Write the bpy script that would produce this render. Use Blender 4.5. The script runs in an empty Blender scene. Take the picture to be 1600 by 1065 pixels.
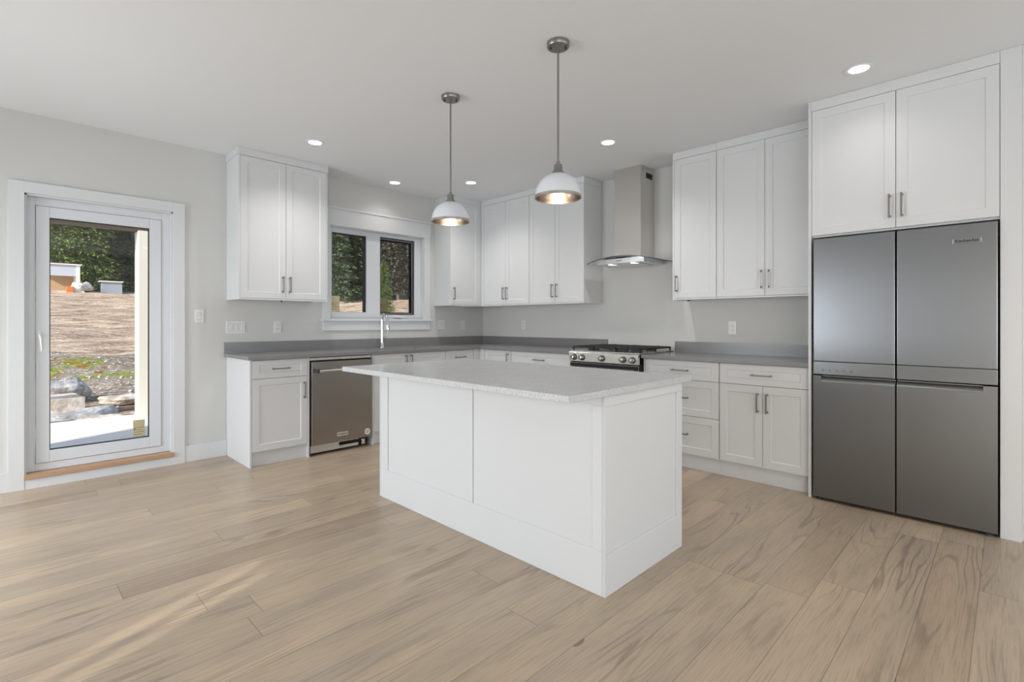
import bpy, bmesh, math, random
from mathutils import Vector, Matrix
R_ = math.radians
random.seed(7)
scene = bpy.context.scene
col = scene.collection

# ------------------------------------------------------------------ camera
cam_d = bpy.data.cameras.new('camera'); cam = bpy.data.objects.new('camera', cam_d); col.objects.link(cam)
YAW, FPX = 44.60, 788.9
cam_d.sensor_fit = 'HORIZONTAL'; cam_d.sensor_width = 36.0
cam_d.lens = 36.0 * FPX / 1600
cam_d.shift_y = -(532.5 - 502.96) / 1600
cam_d.clip_start = .05; cam_d.clip_end = 400
cam.location = (-4.61, -5.10, 1.216)
cam.rotation_euler = (R_(90), 0, R_(YAW - 90))
scene.camera = cam

# ------------------------------------------------------------------ world, sun, exposure
vs = scene.view_settings
vs.view_transform = 'Standard'; vs.look = 'None'; vs.gamma = 1.0; vs.use_curve_mapping = False
vs.exposure = 0.17
SKY, SUN, WINP, CANP, PENP = 0.16, 4.8, 1.0, 1.0, 1.0
w = bpy.data.worlds.new('sky'); scene.world = w; w.use_nodes = True
wn = w.node_tree; wn.nodes.clear()
sky = wn.nodes.new('ShaderNodeTexSky'); sky.sky_type = 'NISHITA'; sky.sun_disc = False
sky.sun_elevation = R_(32); sky.sun_rotation = R_(250); sky.air_density = 1.2; sky.dust_density = 2.0
bg = wn.nodes.new('ShaderNodeBackground'); bg.inputs['Strength'].default_value = SKY
wo = wn.nodes.new('ShaderNodeOutputWorld')
wn.links.new(sky.outputs[0], bg.inputs['Color']); wn.links.new(bg.outputs[0], wo.inputs['Surface'])

def lamp(name, kind, loc, energy, color=(1, 1, 1), direction=None, parent=None, **k):
    d = bpy.data.lights.new(name, kind); d.energy = energy; d.color = color
    for a, b in k.items(): setattr(d, a, b)
    o = bpy.data.objects.new(name, d); col.objects.link(o); o.location = loc
    if direction is not None: o.rotation_euler = Vector(direction).to_track_quat('-Z', 'Y').to_euler()
    if parent: o.parent = parent
    return o
SUN_DIR = Vector((.92, .39, -math.tan(R_(31)))).normalized()
lamp('sun', 'SUN', (-12, -6, 8), SUN, (1, .93, .82), SUN_DIR, angle=R_(.6))
# area lamps added outside the unseen openings, standing in for daylight
H = 2.743
XL, YR = -6.7, -9.2          # side wall and rear wall of the room
DAY = (.81, .91, 1.0)
# (tilted up to brighten the ceiling, one tilted down to brighten the floor)
lamp('daylight_fill_side', 'AREA', (XL - .30, -7.4, 1.15), 52 * WINP, DAY, (1, .45, .7), shape='RECTANGLE', size=2.3, size_y=2.1)
lamp('daylight_fill_side', 'AREA', (XL - .30, -1.25, 1.15), 26 * WINP, DAY, (1, -.15, 1.0), shape='RECTANGLE', size=1.7, size_y=2.1)
lamp('daylight_fill_side', 'AREA', (XL - .32, -1.25, 1.15), 98 * WINP, (.90, .95, 1.0), (1, -.5, -1.3), shape='RECTANGLE', size=1.7, size_y=2.1)
lamp('daylight_fill_rear', 'AREA', (-5.25, YR - .30, 1.35), 48 * WINP, DAY, (0, 1, 1.1), shape='RECTANGLE', size=2.3, size_y=1.7)
lamp('daylight_fill_rear', 'AREA', (-1.1, YR - .30, 1.35), 48 * WINP, DAY, (0, 1, 1.1), shape='RECTANGLE', size=1.7, size_y=1.7)

# ------------------------------------------------------------------ materials
def mat(name, base=(.8, .8, .8), rough=.5, metal=0.0, spec=.5, coat=0.0):
    m = bpy.data.materials.new(name); m.use_nodes = True
    b = m.node_tree.nodes['Principled BSDF']
    b.inputs['Base Color'].default_value = (*base, 1); b.inputs['Roughness'].default_value = rough
    b.inputs['Metallic'].default_value = metal; b.inputs['Specular IOR Level'].default_value = spec
    b.inputs['Coat Weight'].default_value = coat
    return m
def nd(m, t, **k):
    n = m.node_tree.nodes.new(t)
    for a, b in k.items(): setattr(n, a, b)
    return n
def lk(m, a, b): m.node_tree.links.new(a, b)
def bs(m): return m.node_tree.nodes['Principled BSDF']
def math_(m, op, a, b=None, c=None):
    n = nd(m, 'ShaderNodeMath', operation=op)
    for i, v in enumerate((a, b, c)):
        if v is None: continue
        if isinstance(v, (int, float)): n.inputs[i].default_value = v
        else: lk(m, v, n.inputs[i])
    return n.outputs[0]
def mixc(m, f, a, b, blend='MIX'):
    n = nd(m, 'ShaderNodeMix', data_type='RGBA', blend_type=blend)
    if isinstance(f, (int, float)): n.inputs[0].default_value = f
    else: lk(m, f, n.inputs[0])
    for i, v in ((6, a), (7, b)):
        if isinstance(v, tuple): n.inputs[i].default_value = (*v, 1)
        else: lk(m, v, n.inputs[i])
    return n.outputs[2]
def coords(m, scale=(1, 1, 1), kind='Object'):
    tc = nd(m, 'ShaderNodeTexCoord'); mp = nd(m, 'ShaderNodeMapping'); mp.inputs['Scale'].default_value = scale
    lk(m, tc.outputs[kind], mp.inputs[0]); return mp.outputs[0]
def noise(m, vec, scale, detail=3, rough=.5, dist=0):
    n = nd(m, 'ShaderNodeTexNoise'); n.inputs['Scale'].default_value = scale; n.inputs['Detail'].default_value = detail
    n.inputs['Roughness'].default_value = rough; n.inputs['Distortion'].default_value = dist
    lk(m, vec, n.inputs['Vector']); return n.outputs[0]
def ramp(m, v, stops):
    n = nd(m, 'ShaderNodeValToRGB'); cr = n.color_ramp
    while len(cr.elements) < len(stops): cr.elements.new(.5)
    for e, (p, c) in zip(cr.elements, stops): e.position = p; e.color = (*c, 1) if isinstance(c, tuple) else (c, c, c, 1)
    lk(m, v, n.inputs[0]); return n.outputs[0]
def bump(m, h, s=.1, d=.01):
    n = nd(m, 'ShaderNodeBump'); n.inputs['Strength'].default_value = s; n.inputs['Distance'].default_value = d
    lk(m, h, n.inputs['Height']); lk(m, n.outputs[0], bs(m).inputs['Normal'])

def paint(name, c, rough=.6, s=.03, scale=120, spec=.5):
    m = mat(name, c, rough, spec=spec); v = coords(m); bump(m, noise(m, v, scale, 2), s, .002); return m
M = {}
M['wall'] = paint('wall_paint', (.69, .685, .665), .75, .06, spec=.3)
M['ceiling'] = paint('ceiling_paint', (.865, .885, .90), .9, .08, 90, spec=.2)
M['trim'] = paint('trim_paint', (.75, .76, .775), .4, .01)
M['cabinet'] = paint('cabinet_lacquer', (.75, .76, .77), .42, .012, 60, spec=.4)
M['vinyl'] = mat('white_vinyl', (.76, .78, .82), .35)
M['plastic'] = mat('white_plastic', (.82, .82, .80), .35)
M['black'] = mat('black_plastic', (.006, .006, .007), .5)
M['rubber'] = mat('dark_gasket', (.02, .02, .02), .6)
M['dark'] = mat('dark_grey_plastic', (.05, .05, .055), .45)
M['iron'] = mat('cast_iron', (.02, .02, .022), .5)
v = coords(M['iron']); bump(M['iron'], noise(M['iron'], v, 300, 2), .3, .002)
M['nickel'] = mat('brushed_nickel', (.50, .47, .44), .28, 1.0)
M['pull_nickel'] = mat('pull_nickel', (.30, .285, .27), .34, 1.0)
M['pewter'] = mat('brushed_pewter', (.33, .32, .31), .33, 1.0)
M['galvanised'] = mat('galvanised_sheet', (.72, .73, .74), .38, .85)
M['chrome'] = mat('chrome', (.75, .76, .78), .08, 1.0)
M['lamp_inner'] = mat('lamp_inner_nickel', (.40, .345, .30), .26, 1.0)
M['lamp_white'] = mat('lamp_enamel', (.78, .81, .85), .25, coat=.3)
M['badge'] = mat('badge_silver', (.85, .86, .88), .25, .9)
M['sink'] = mat('sink_steel', (.42, .42, .43), .3, 1.0)

def steel(name, c, stretch, rough=.27, aniso=.6):
    m = mat(name, c, rough, 1.0)
    v = coords(m, stretch); n = noise(m, v, 1, 3, .6)
    r = nd(m, 'ShaderNodeMapRange'); r.inputs[3].default_value = rough - .04; r.inputs[4].default_value = rough + .06
    lk(m, n, r.inputs[0]); lk(m, r.outputs[0], bs(m).inputs['Roughness']); bump(m, n, .05, .0008)
    big = noise(m, coords(m, (2.2, 2.2, .7)), 1, 1)
    n2 = nd(m, 'ShaderNodeBump'); n2.inputs['Strength'].default_value = .25; n2.inputs['Distance'].default_value = .006
    lk(m, big, n2.inputs['Height'])
    tg = nd(m, 'ShaderNodeTangent', direction_type='RADIAL', axis='Z'); lk(m, tg.outputs[0], bs(m).inputs['Tangent']); bs(m).inputs['Anisotropic'].default_value = aniso
    b1 = [x for x in m.node_tree.nodes if x.type == 'BUMP'][0]
    lk(m, n2.outputs[0], b1.inputs['Normal'])
    return m
M['steel_fridge'] = steel('fridge_stainless', (.245, .252, .265), (20, 900, 20), .30)
M['steel_fridge'].node_tree.nodes['Principled BSDF'].inputs['Metallic'].default_value = 1
M['steel_band'] = mat('band_steel', (.33, .345, .36), .3, 1.0)
M['steel_dark'] = steel('dishwasher_stainless', (.36, .335, .31), (900, 20, 20), .24)
M['steel'] = steel('brushed_stainless', (.66, .65, .62), (20, 400, 20), .25)
M['steel_v'] = steel('duct_stainless', (.72, .70, .67), (700, 700, 8), .22)

def glass(name, tint=(1, 1, 1), refl=.9, base=.03, green=False):
    m = bpy.data.materials.new(name); m.use_nodes = True; t = m.node_tree; t.nodes.clear()
    o = t.nodes.new('ShaderNodeOutputMaterial'); mx = t.nodes.new('ShaderNodeMixShader')
    tr = t.nodes.new('ShaderNodeBsdfTransparent'); tr.inputs[0].default_value = (*tint, 1)
    gl = t.nodes.new('ShaderNodeBsdfGlossy'); gl.inputs['Roughness'].default_value = 0.0; gl.inputs[0].default_value = (refl, refl, refl, 1)
    fr = t.nodes.new('ShaderNodeFresnel'); fr.inputs[0].default_value = 1.45
    t.links.new(fr.outputs[0], mx.inputs[0]); t.links.new(tr.outputs[0], mx.inputs[1]); t.links.new(gl.outputs[0], mx.inputs[2])
    t.links.new(mx.outputs[0], o.inputs[0]); return m
M['glass'] = glass('window_glass')
M['tinted'] = glass('sun_dimming_glass', (.62, .62, .60))
M['hoodglass'] = glass('hood_glass', (.55, .62, .62), .8)
M['screen'] = glass('insect_screen', (.93, .93, .92), .0)

def emit(name, c, s):
    m = mat(name, c, .5); b = bs(m); b.inputs['Emission Color'].default_value = (*c, 1); b.inputs['Emission Strength'].default_value = s; return m
M['led'] = emit('led_lens', (1, .97, .92), 6)
M['bulb'] = emit('bulb_glow', (1, .80, .52), 3.5)
M['hoodled'] = emit('hood_led', (1, .97, .9), 3)

def quartz(name, base, lo, hi, rough=.2):
    m = mat(name, base, rough); v = coords(m)
    a = noise(m, v, 150, 3, .75); b = noise(m, v, 9, 4, .6)
    c = ramp(m, a, [(.32, lo), (.5, base), (.7, hi)])
    c2 = mixc(m, .25, c, ramp(m, b, [(.35, tuple(x * .9 for x in base)), (.65, tuple(min(1, x * 1.1) for x in base))]))
    lk(m, c2, bs(m).inputs['Base Color']); return m
M['quartz_dark'] = quartz('grey_quartz', (.245, .24, .243), (.23, .225, .23), (.265, .26, .265), .22)
M['quartz_light'] = quartz('light_grey_quartz', (.63, .64, .65), (.36, .36, .37), (.74, .75, .76), .22)

# plank floor
def floor_mat():
    m = mat('oak_planks', (.5, .4, .3), .42, spec=.6)
    tc = nd(m, 'ShaderNodeTexCoord'); sp = nd(m, 'ShaderNodeSeparateXYZ'); lk(m, tc.outputs['Object'], sp.inputs[0])
    X, Y = sp.outputs[0], sp.outputs[1]
    W, L = .178, 1.9
    r = math_(m, 'DIVIDE', math_(m, 'ADD', Y, 20 * W + .016), W)
    row = math_(m, 'FLOOR', r); fy = math_(m, 'FRACT', r)
    wn1 = nd(m, 'ShaderNodeTexWhiteNoise', noise_dimensions='1D'); lk(m, row, wn1.inputs['W'])
    xo = math_(m, 'DIVIDE', math_(m, 'ADD', X, math_(m, 'MULTIPLY', wn1.outputs['Value'], 7.3)), L)
    cl = math_(m, 'FLOOR', xo); fx = math_(m, 'FRACT', xo)
    cv = nd(m, 'ShaderNodeCombineXYZ'); lk(m, row, cv.inputs[0]); lk(m, cl, cv.inputs[1])
    wn2 = nd(m, 'ShaderNodeTexWhiteNoise', noise_dimensions='2D'); lk(m, cv.outputs[0], wn2.inputs['Vector'])
    pid, pcol = wn2.outputs['Value'], wn2.outputs['Color']
    # per-plank shifted coordinates
    sc = nd(m, 'ShaderNodeVectorMath', operation='SCALE'); lk(m, pcol, sc.inputs[0]); sc.inputs['Scale'].default_value = 40
    ad = nd(m, 'ShaderNodeVectorMath', operation='ADD'); lk(m, tc.outputs['Object'], ad.inputs[0]); lk(m, sc.outputs[0], ad.inputs[1])
    def mp(s):
        k = nd(m, 'ShaderNodeMapping'); k.inputs['Scale'].default_value = s; lk(m, ad.outputs[0], k.inputs[0]); return k.outputs[0]
    warp = noise(m, mp((.55, 4.2, 1)), 1, 3, .4)
    s2 = nd(m, 'ShaderNodeSeparateXYZ'); lk(m, mp((1, 1, 1)), s2.inputs[0])
    ph = math_(m, 'ADD', math_(m, 'MULTIPLY', s2.outputs[1], 110), math_(m, 'MULTIPLY', warp, 95))
    rings = math_(m, 'SINE', ph)
    ringm = ramp(m, math_(m, 'MULTIPLY_ADD', rings, .5, .5), [(.0, 0.0), (.72, .0), (.97, 1.0)])
    mask = ramp(m, noise(m, mp((1.3, 4, 1)), 1, 2), [(.48, 0.08), (.66, 1.0)])
    fine = noise(m, mp((6, 160, 1)), 1, 3, .65)
    broad = noise(m, mp((1.2, 7, 1)), 1, 3, .6)
    base = ramp(m, pid, [(0, (.42, .315, .225)), (.25, (.49, .38, .273)), (.5, (.52, .40, .29)), (.75, (.45, .352, .258)), (1, (.55, .428, .308))])
    c = mixc(m, 1.0, base, ramp(m, broad, [(.3, (.84, .85, .87)), (.7, (1.12, 1.11, 1.08))]), 'MULTIPLY')
    c = mixc(m, 1.0, c, ramp(m, fine, [(.32, (.80, .78, .76)), (.52, (1.0, 1.0, 1.0))]), 'MULTIPLY')
    rf = math_(m, 'MULTIPLY', math_(m, 'MULTIPLY', ringm, mask), .42)
    c = mixc(m, rf, c, (.15, .105, .072))
    # knots
    vo = nd(m, 'ShaderNodeTexVoronoi'); vo.inputs['Scale'].default_value = 1.0; lk(m, mp((1.6, 4.0, 1)), vo.inputs['Vector'])
    kn = math_(m, 'LESS_THAN', vo.outputs['Distance'], .055)
    wn3 = nd(m, 'ShaderNodeTexWhiteNoise', noise_dimensions='3D'); lk(m, vo.outputs['Color'], wn3.inputs['Vector'])
    kn = math_(m, 'MULTIPLY', kn, math_(m, 'LESS_THAN', wn3.outputs['Value'], .30))
    c = mixc(m, math_(m, 'MULTIPLY', kn, .75), c, (.10, .085, .075))
    # gaps
    ey = math_(m, 'MINIMUM', fy, math_(m, 'SUBTRACT', 1.0, fy)); ex = math_(m, 'MINIMUM', fx, math_(m, 'SUBTRACT', 1.0, fx))
    g = math_(m, 'MAXIMUM', math_(m, 'LESS_THAN', math_(m, 'MULTIPLY', ey, W), .0011), math_(m, 'LESS_THAN', math_(m, 'MULTIPLY', ex, L), .0013))
    c = mixc(m, math_(m, 'MULTIPLY', g, .62), c, (.07, .05, .035))
    lk(m, c, bs(m).inputs['Base Color'])
    rr = nd(m, 'ShaderNodeMapRange'); rr.inputs[3].default_value = .27; rr.inputs[4].default_value = .40
    lk(m, fine, rr.inputs[0]); lk(m, rr.outputs[0], bs(m).inputs['Roughness'])
    hgt = math_(m, 'SUBTRACT', math_(m, 'MULTIPLY', fine, .25), math_(m, 'ADD', math_(m, 'MULTIPLY', rf, .5), g))
    bump(m, hgt, .12, .002)
    return m
M['floor'] = floor_mat()
def wood(name, a, b, sc):
    m = mat(name, a, .5); n = noise(m, coords(m, sc), 1, 4, .6, .5); lk(m, ramp(m, n, [(.3, a), (.7, b)]), bs(m).inputs['Base Color']); return m
M['oak_sill'] = wood('oak_sill', (.47, .28, .16), (.60, .38, .24), (3, 60, 60))
M['beam'] = wood('brown_fascia', (.05, .035, .025), (.09, .065, .045), (3, 40, 40))
M['concrete'] = paint('pale_concrete', (.80, .80, .79), .8, .2, 25)
M['post'] = paint('cream_siding', (.80, .77, .68), .7, .05, 30)
M['paper'] = mat('cream_paper', (.80, .72, .50), .7)
_p = M['paper'].node_tree; _t = _p.nodes.new('ShaderNodeBsdfTranslucent'); _t.inputs[0].default_value = (.95, .90, .72, 1); _x = _p.nodes.new('ShaderNodeMixShader'); _x.inputs[0].default_value = .55
_p.links.new(bs(M['paper']).outputs[0], _x.inputs[1]); _p.links.new(_t.outputs[0], _x.inputs[2]); _p.links.new(_x.outputs[0], [n for n in _p.nodes if n.type == 'OUTPUT_MATERIAL'][0].inputs[0])
M['ink'] = mat('brown_ink', (.30, .22, .12), .7)

def ground_mat():
    m = mat('bare_soil', (.4, .32, .24), .95, spec=.1)
    v = coords(m); sp = nd(m, 'ShaderNodeSeparateXYZ'); lk(m, v, sp.inputs[0]); Y = sp.outputs[1]
    n1 = noise(m, coords(m, (.35, 1.2, 1)), 1, 6, .65, 1.0)
    n2 = noise(m, v, 6, 6, .75)
    c = ramp(m, n1, [(.30, (.10, .075, .055)), (.45, (.30, .235, .175)), (.58, (.48, .40, .31)), (.75, (.62, .54, .44))])
    c = mixc(m, .75, c, ramp(m, n2, [(.32, (.12, .09, .07)), (.5, (.55, .48, .42)), (.66, (1.0, .95, .88))]), 'MULTIPLY')
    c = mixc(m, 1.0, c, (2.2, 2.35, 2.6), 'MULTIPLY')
    band = nd(m, 'ShaderNodeMapRange', interpolation_type='SMOOTHSTEP')
    b1 = math_(m, 'MULTIPLY', math_(m, 'GREATER_THAN', Y, 6.2), math_(m, 'LESS_THAN', Y, 17))
    rub = noise(m, v, 9, 5, .8)
    c = mixc(m, math_(m, 'MULTIPLY', b1, .8), c, ramp(m, rub, [(.35, (.05, .045, .04)), (.5, (.30, .26, .23)), (.66, (.85, .80, .74))]))
    b2 = math_(m, 'MULTIPLY', math_(m, 'GREATER_THAN', Y, 8.6), math_(m, 'LESS_THAN', Y, 13.0))
    ms = ramp(m, noise(m, v, 1.1, 4, .7), [(.47, 0.0), (.56, 1.0)])
    c = mixc(m, math_(m, 'MULTIPLY', b2, ms), c, ramp(m, noise(m, v, 14, 3, .7), [(.4, (.08, .13, .015)), (.6, (.50, .60, .10))]))
    b3 = ramp(m, noise(m, coords(m, (1, 1, 1)), 2.3, 3, .6), [(.58, 0.0), (.64, 1.0)])
    c = mixc(m, math_(m, 'MULTIPLY', b2, b3), c, (.42, .14, .05))
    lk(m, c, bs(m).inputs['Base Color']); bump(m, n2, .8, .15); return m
M['ground'] = ground_mat()
def rock_mat(name, a, b):
    m = mat(name, a, .85); n = noise(m, coords(m), 5, 6, .7); lk(m, ramp(m, n, [(.35, b), (.6, a)]), bs(m).inputs['Base Color']); bump(m, n, .6, .05); return m
M['rock'] = rock_mat('grey_rock', (.62, .64, .68), (.22, .22, .23))
M['rock_warm'] = rock_mat('pale_rock', (.80, .76, .70), (.35, .28, .22))
def leaf_mat(name, a, b):
    m = mat(name, a, .8, spec=.2); n = noise(m, coords(m), 2.5, 4, .7); lk(m, ramp(m, n, [(.35, a), (.65, b)]), bs(m).inputs['Base Color']); return m
M['leaf1'] = leaf_mat('fir_needles', (.035, .062, .030), (.10, .155, .065))
M['leaf2'] = leaf_mat('bright_fir_needles', (.07, .12, .03), (.21, .29, .09))
M['leaf3'] = leaf_mat('dry_thicket', (.055, .055, .045), (.16, .155, .12))
M['bark'] = leaf_mat('bark', (.12, .09, .07), (.30, .25, .20))
M['metal_sheet'] = mat('pale_blue_sheet', (.55, .62, .74), .5)
M['metal_white'] = mat('white_sheet', (.85, .87, .90), .5)
M['shed_grey'] = mat('shed_cladding', (.36, .42, .52), .6)
M['ply'] = mat('plywood', (.50, .36, .24), .7)
M['orange'] = mat('orange_plastic', (.75, .20, .05), .5)

# ------------------------------------------------------------------ mesh helpers
def ident(u, n, z): return Vector((u, n, z))
def PA(u, n, z): return Vector((u, -n, z))        # window wall (y=0); u = x
def PB(u, n, z): return Vector((-n, -u, z))       # range wall (x=0); u = -y
class MB:
    def __init__(s, F=ident): s.bm = bmesh.new(); s.F = F
    def box(s, u0, u1, n0, n1, z0, z1):
        V = [s.bm.verts.new(s.F(u, n, z)) for z in (z0, z1) for n in (n0, n1) for u in (u0, u1)]
        for q in ((0, 1, 3, 2), (4, 6, 7, 5), (0, 4, 5, 1), (1, 5, 7, 3), (3, 7, 6, 2), (2, 6, 4, 0)):
            s.bm.faces.new([V[i] for i in q])
        return s
    def tube(s, pts, r, seg=12, cap=True):
        pts = [Vector(s.F(*p)) for p in pts]; rs = r if isinstance(r, (list, tuple)) else [r] * len(pts)
        rings = []; up = None
        for i, p in enumerate(pts):
            t = ((pts[min(i + 1, len(pts) - 1)] - pts[max(i - 1, 0)])).normalized()
            if up is None:
                a = Vector((0, 0, 1)) if abs(t.z) < .9 else Vector((1, 0, 0)); up = (a - t * a.dot(t)).normalized()
            else: up = (up - t * up.dot(t)).normalized()
            b = t.cross(up)
            rings.append([s.bm.verts.new(p + (up * math.cos(k * 2 * math.pi / seg) + b * math.sin(k * 2 * math.pi / seg)) * rs[i]) for k in range(seg)])
        for A, B in zip(rings, rings[1:]):
            for k in range(seg): s.bm.faces.new((A[k], A[(k + 1) % seg], B[(k + 1) % seg], B[k]))
        if cap: s.bm.faces.new(rings[0][::-1]); s.bm.faces.new(rings[-1])
        return s
    def lathe(s, prof, c=(0, 0, 0), seg=48, closed=False):
        rings = []
        for r, z in prof:
            rings.append([s.bm.verts.new(s.F(c[0] + r * math.cos(k * 2 * math.pi / seg), c[1] + r * math.sin(k * 2 * math.pi / seg), c[2] + z)) for k in range(seg)])
        prs = list(zip(rings, rings[1:])) + ([(rings[-1], rings[0])] if closed else [])
        for A, B in prs:
            for k in range(seg): s.bm.faces.new((A[k], A[(k + 1) % seg], B[(k + 1) % seg], B[k]))
        if not closed:
            for rg in (rings[0], rings[-1]):
                s.bm.faces.new(rg)
        return s
    def prism(s, poly, a0, a1, axis='n'):
        """poly of (p,q) extruded along axis a: axis 'n': (u,z); 'u': (n,z); 'z': (u,n)"""
        def P(p, q, a): return s.F(p, a, q) if axis == 'n' else (s.F(a, p, q) if axis == 'u' else s.F(p, q, a))
        A = [s.bm.verts.new(P(p, q, a0)) for p, q in poly]; B = [s.bm.verts.new(P(p, q, a1)) for p, q in poly]
        n = len(poly); s.bm.faces.new(A); s.bm.faces.new(B[::-1])
        for k in range(n): s.bm.faces.new((A[k], B[k], B[(k + 1) % n], A[(k + 1) % n]))
        return s
    def shaker(s, u0, u1, z0, z1, n0, n1, rw=.055, rd=.007, bv=.004, rz=None):
        rz = rz or rw
        def ring(du, dz, n): return [s.bm.verts.new(s.F(u, n, z)) for u, z in ((u0 + du, z0 + dz), (u1 - du, z0 + dz), (u1 - du, z1 - dz), (u0 + du, z1 - dz))]
        rr = [ring(0, 0, n0), ring(0, 0, n1), ring(rw, rz, n1), ring(rw + bv, rz + bv, n1 - rd)]
        s.bm.faces.new(rr[0]); s.bm.faces.new(rr[-1])
        for A, B in zip(rr, rr[1:]):
            for k in range(4): s.bm.faces.new((A[k], A[(k + 1) % 4], B[(k + 1) % 4], B[k]))
        return s
    def build(s, name, m, parent=None, bevel=0, smooth=False, seg=2):
        bmesh.ops.recalc_face_normals(s.bm, faces=s.bm.faces)
        me = bpy.data.meshes.new(name); s.bm.to_mesh(me); s.bm.free()
        me.materials.append(m)
        o = bpy.data.objects.new(name, me); col.objects.link(o)
        if parent is not None:
            o.parent = parent
            if any(abs(x) > 1e-9 for x in parent_off(parent)): o.matrix_parent_inverse = parent_world(parent).inverted()
        if bevel:
            b = o.modifiers.new('edge', 'BEVEL'); b.width = bevel; b.segments = seg; b.limit_method = 'ANGLE'; b.angle_limit = R_(35)
        if smooth:
            me.shade_smooth() if hasattr(me, 'shade_smooth') else None
            try: me.set_sharp_from_angle(angle=R_(40))
            except Exception: pass
        return o
def parent_world(o):
    mt = Matrix.Translation(o.location) @ o.rotation_euler.to_matrix().to_4x4()
    if o.parent is None: return mt
    return parent_world(o.parent) @ o.matrix_parent_inverse @ mt
def parent_off(o):
    t = parent_world(o).translation; return tuple(t) + tuple(o.rotation_euler)
def tag(o, label=None, cat=None, group=None, kind=None):
    if label: o['label'] = label
    if cat: o['category'] = cat
    if group: o['group'] = group
    if kind: o['kind'] = kind
    return o
GROUPS = {'wall_cabinet': 'white wall cabinets', 'base_cabinet': 'white base cabinets under the grey worktops', 'recessed_light': 'recessed ceiling lights',
          'power_outlet': 'white power outlets', 'light_switch': 'white light switches', 'worktop': 'dark grey perimeter worktops'}
def thing(name, label, cat, loc=(0, 0, 0), group=None, kind=None):
    group = group or GROUPS.get(name)
    o = bpy.data.objects.new(name, None); col.objects.link(o); o.location = loc; o.empty_display_size = .1
    return tag(o, label, cat, group, kind)
def struct(name, mb, m, parent=None, label=None, cat=None, **k):
    o = mb.build(name, m, parent, **k)
    if parent is None: o['kind'] = 'structure'
    return tag(o, label, cat)
def text_part(body, name, size, m, parent, loc, rot, depth=.0004, label=None):
    cu = bpy.data.curves.new(name, 'FONT'); cu.body = body; cu.size = size; cu.extrude = depth; cu.align_x = 'CENTER'; cu.align_y = 'CENTER'
    cu.offset = size * .02
    t = bpy.data.objects.new(name, cu); col.objects.link(t)
    bpy.context.view_layer.update()
    me = bpy.data.meshes.new_from_object(t.evaluated_get(bpy.context.evaluated_depsgraph_get()))
    bpy.data.objects.remove(t)
    o = bpy.data.objects.new(name, me); col.objects.link(o); me.materials.clear(); me.materials.append(m)
    o.location = loc; o.rotation_euler = rot; o.parent = parent
    o.matrix_parent_inverse = parent_world(parent).inverted()
    return o

# ------------------------------------------------------------------ room shell
T = .16
def wall_with_holes(F, u0, u1, n0, n1, holes, name, label):
    """holes: list of (a,b,z0,z1) sorted by a"""
    b = MB(F); cur = u0
    for a, c, z0, z1 in holes:
        b.box(cur, a, n0, n1, 0, H)
        if z0 > 0: b.box(a, c, n0, n1, 0, z0)
        if z1 < H: b.box(a, c, n0, n1, z1, H)
        cur = c
    b.box(cur, u1, n0, n1, 0, H)
    return struct(name, b, M['wall'], label=label, cat='wall')
DX0, DX1, DZ0, DZ1 = -4.486, -3.571, .10, 2.155     # door opening
WX0, WX1, WZ0, WZ1 = -2.175, -.98, 1.25, 2.24       # kitchen window opening
wall_with_holes(PA, XL, T, -T, 0, [(DX0, DX1, DZ0, DZ1), (WX0, WX1, WZ0, WZ1)], 'wall_left', 'pale grey wall holding the glass door and the kitchen window')
struct('wall_right', MB().box(0, T, YR, 0, 0, H), M['wall'], label='pale grey wall behind the gas range and hood', cat='wall')
def PL(u, n, z): return Vector((XL + n, u, z))
def PR(u, n, z): return Vector((u, YR + n, z))
SL = [(-8.5, -6.2, .05, 2.25), (-3.93, -3.60, .3, 2.1), (-2.15, -.35, .05, 2.2)]
wall_with_holes(PL, YR, 0, -T, 0, SL, 'wall_side', 'pale grey side wall with patio opening')
RL = [(-6.4, -4.1, .5, 2.25), (-2.0, -.2, .5, 2.25)]
wall_with_holes(PR, XL, 0, -T, 0, RL, 'wall_rear', 'pale grey rear wall with two wide windows')
struct('floor', MB().box(XL - T, T, YR - T, T * .98, -.12, 0), M['floor'], label='wide light oak plank floor', cat='floor')
struct('ceiling', MB().box(XL - T, T, YR - T, T, H, H + .15), M['ceiling'], label='flat white ceiling', cat='ceiling')
# frames of the openings beyond the view
for k, (F, holes) in enumerate(((PL, SL), (PR, RL))):
    for i, (a, c, z0, z1) in enumerate(holes):
        b = MB(F); f = .05
        b.box(a, a + f, -.12, -.04, z0, z1).box(c - f, c, -.12, -.04, z0, z1).box(a + f, c - f, -.12, -.04, z0, z0 + f).box(a + f, c - f, -.12, -.04, z1 - f, z1)
        if F is PL and i == 0 or F is PR: b.box((a + c) / 2 - .03, (a + c) / 2 + .03, -.12, -.04, z0 + f, z1 - f)
        if F is PL and i == 1: b.box((a + c) / 2 - .012, (a + c) / 2 + .012, -.12, -.04, z0 + f, z1 - f)
        struct('window_%d' % (2 + k * 3 + i), b, M['vinyl'], label='white framed window opening beyond the view', cat='window')

MB(PL).box(-3.88, -3.65, -.083, -.079, .35, 2.05).build('pane', M['tinted'], col.objects['window_3'])  # unseen pane, its tint added to dim the sun patch on the floor
tag(MB().box(-9.3, -9.1, -3.95, .15, -.6, 4.2).build('sun_block_wall', M['concrete']), kind='structure')  # unseen wall added to keep the sun out of the side opening
# baseboards
struct('baseboard_left', MB(PA).box(XL, -4.572, .0, .015, 0, .14).box(-3.487, -3.157, .0, .015, 0, .14), M['trim'], label='white baseboard either side of the glass door', cat='baseboard', bevel=.002)

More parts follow.
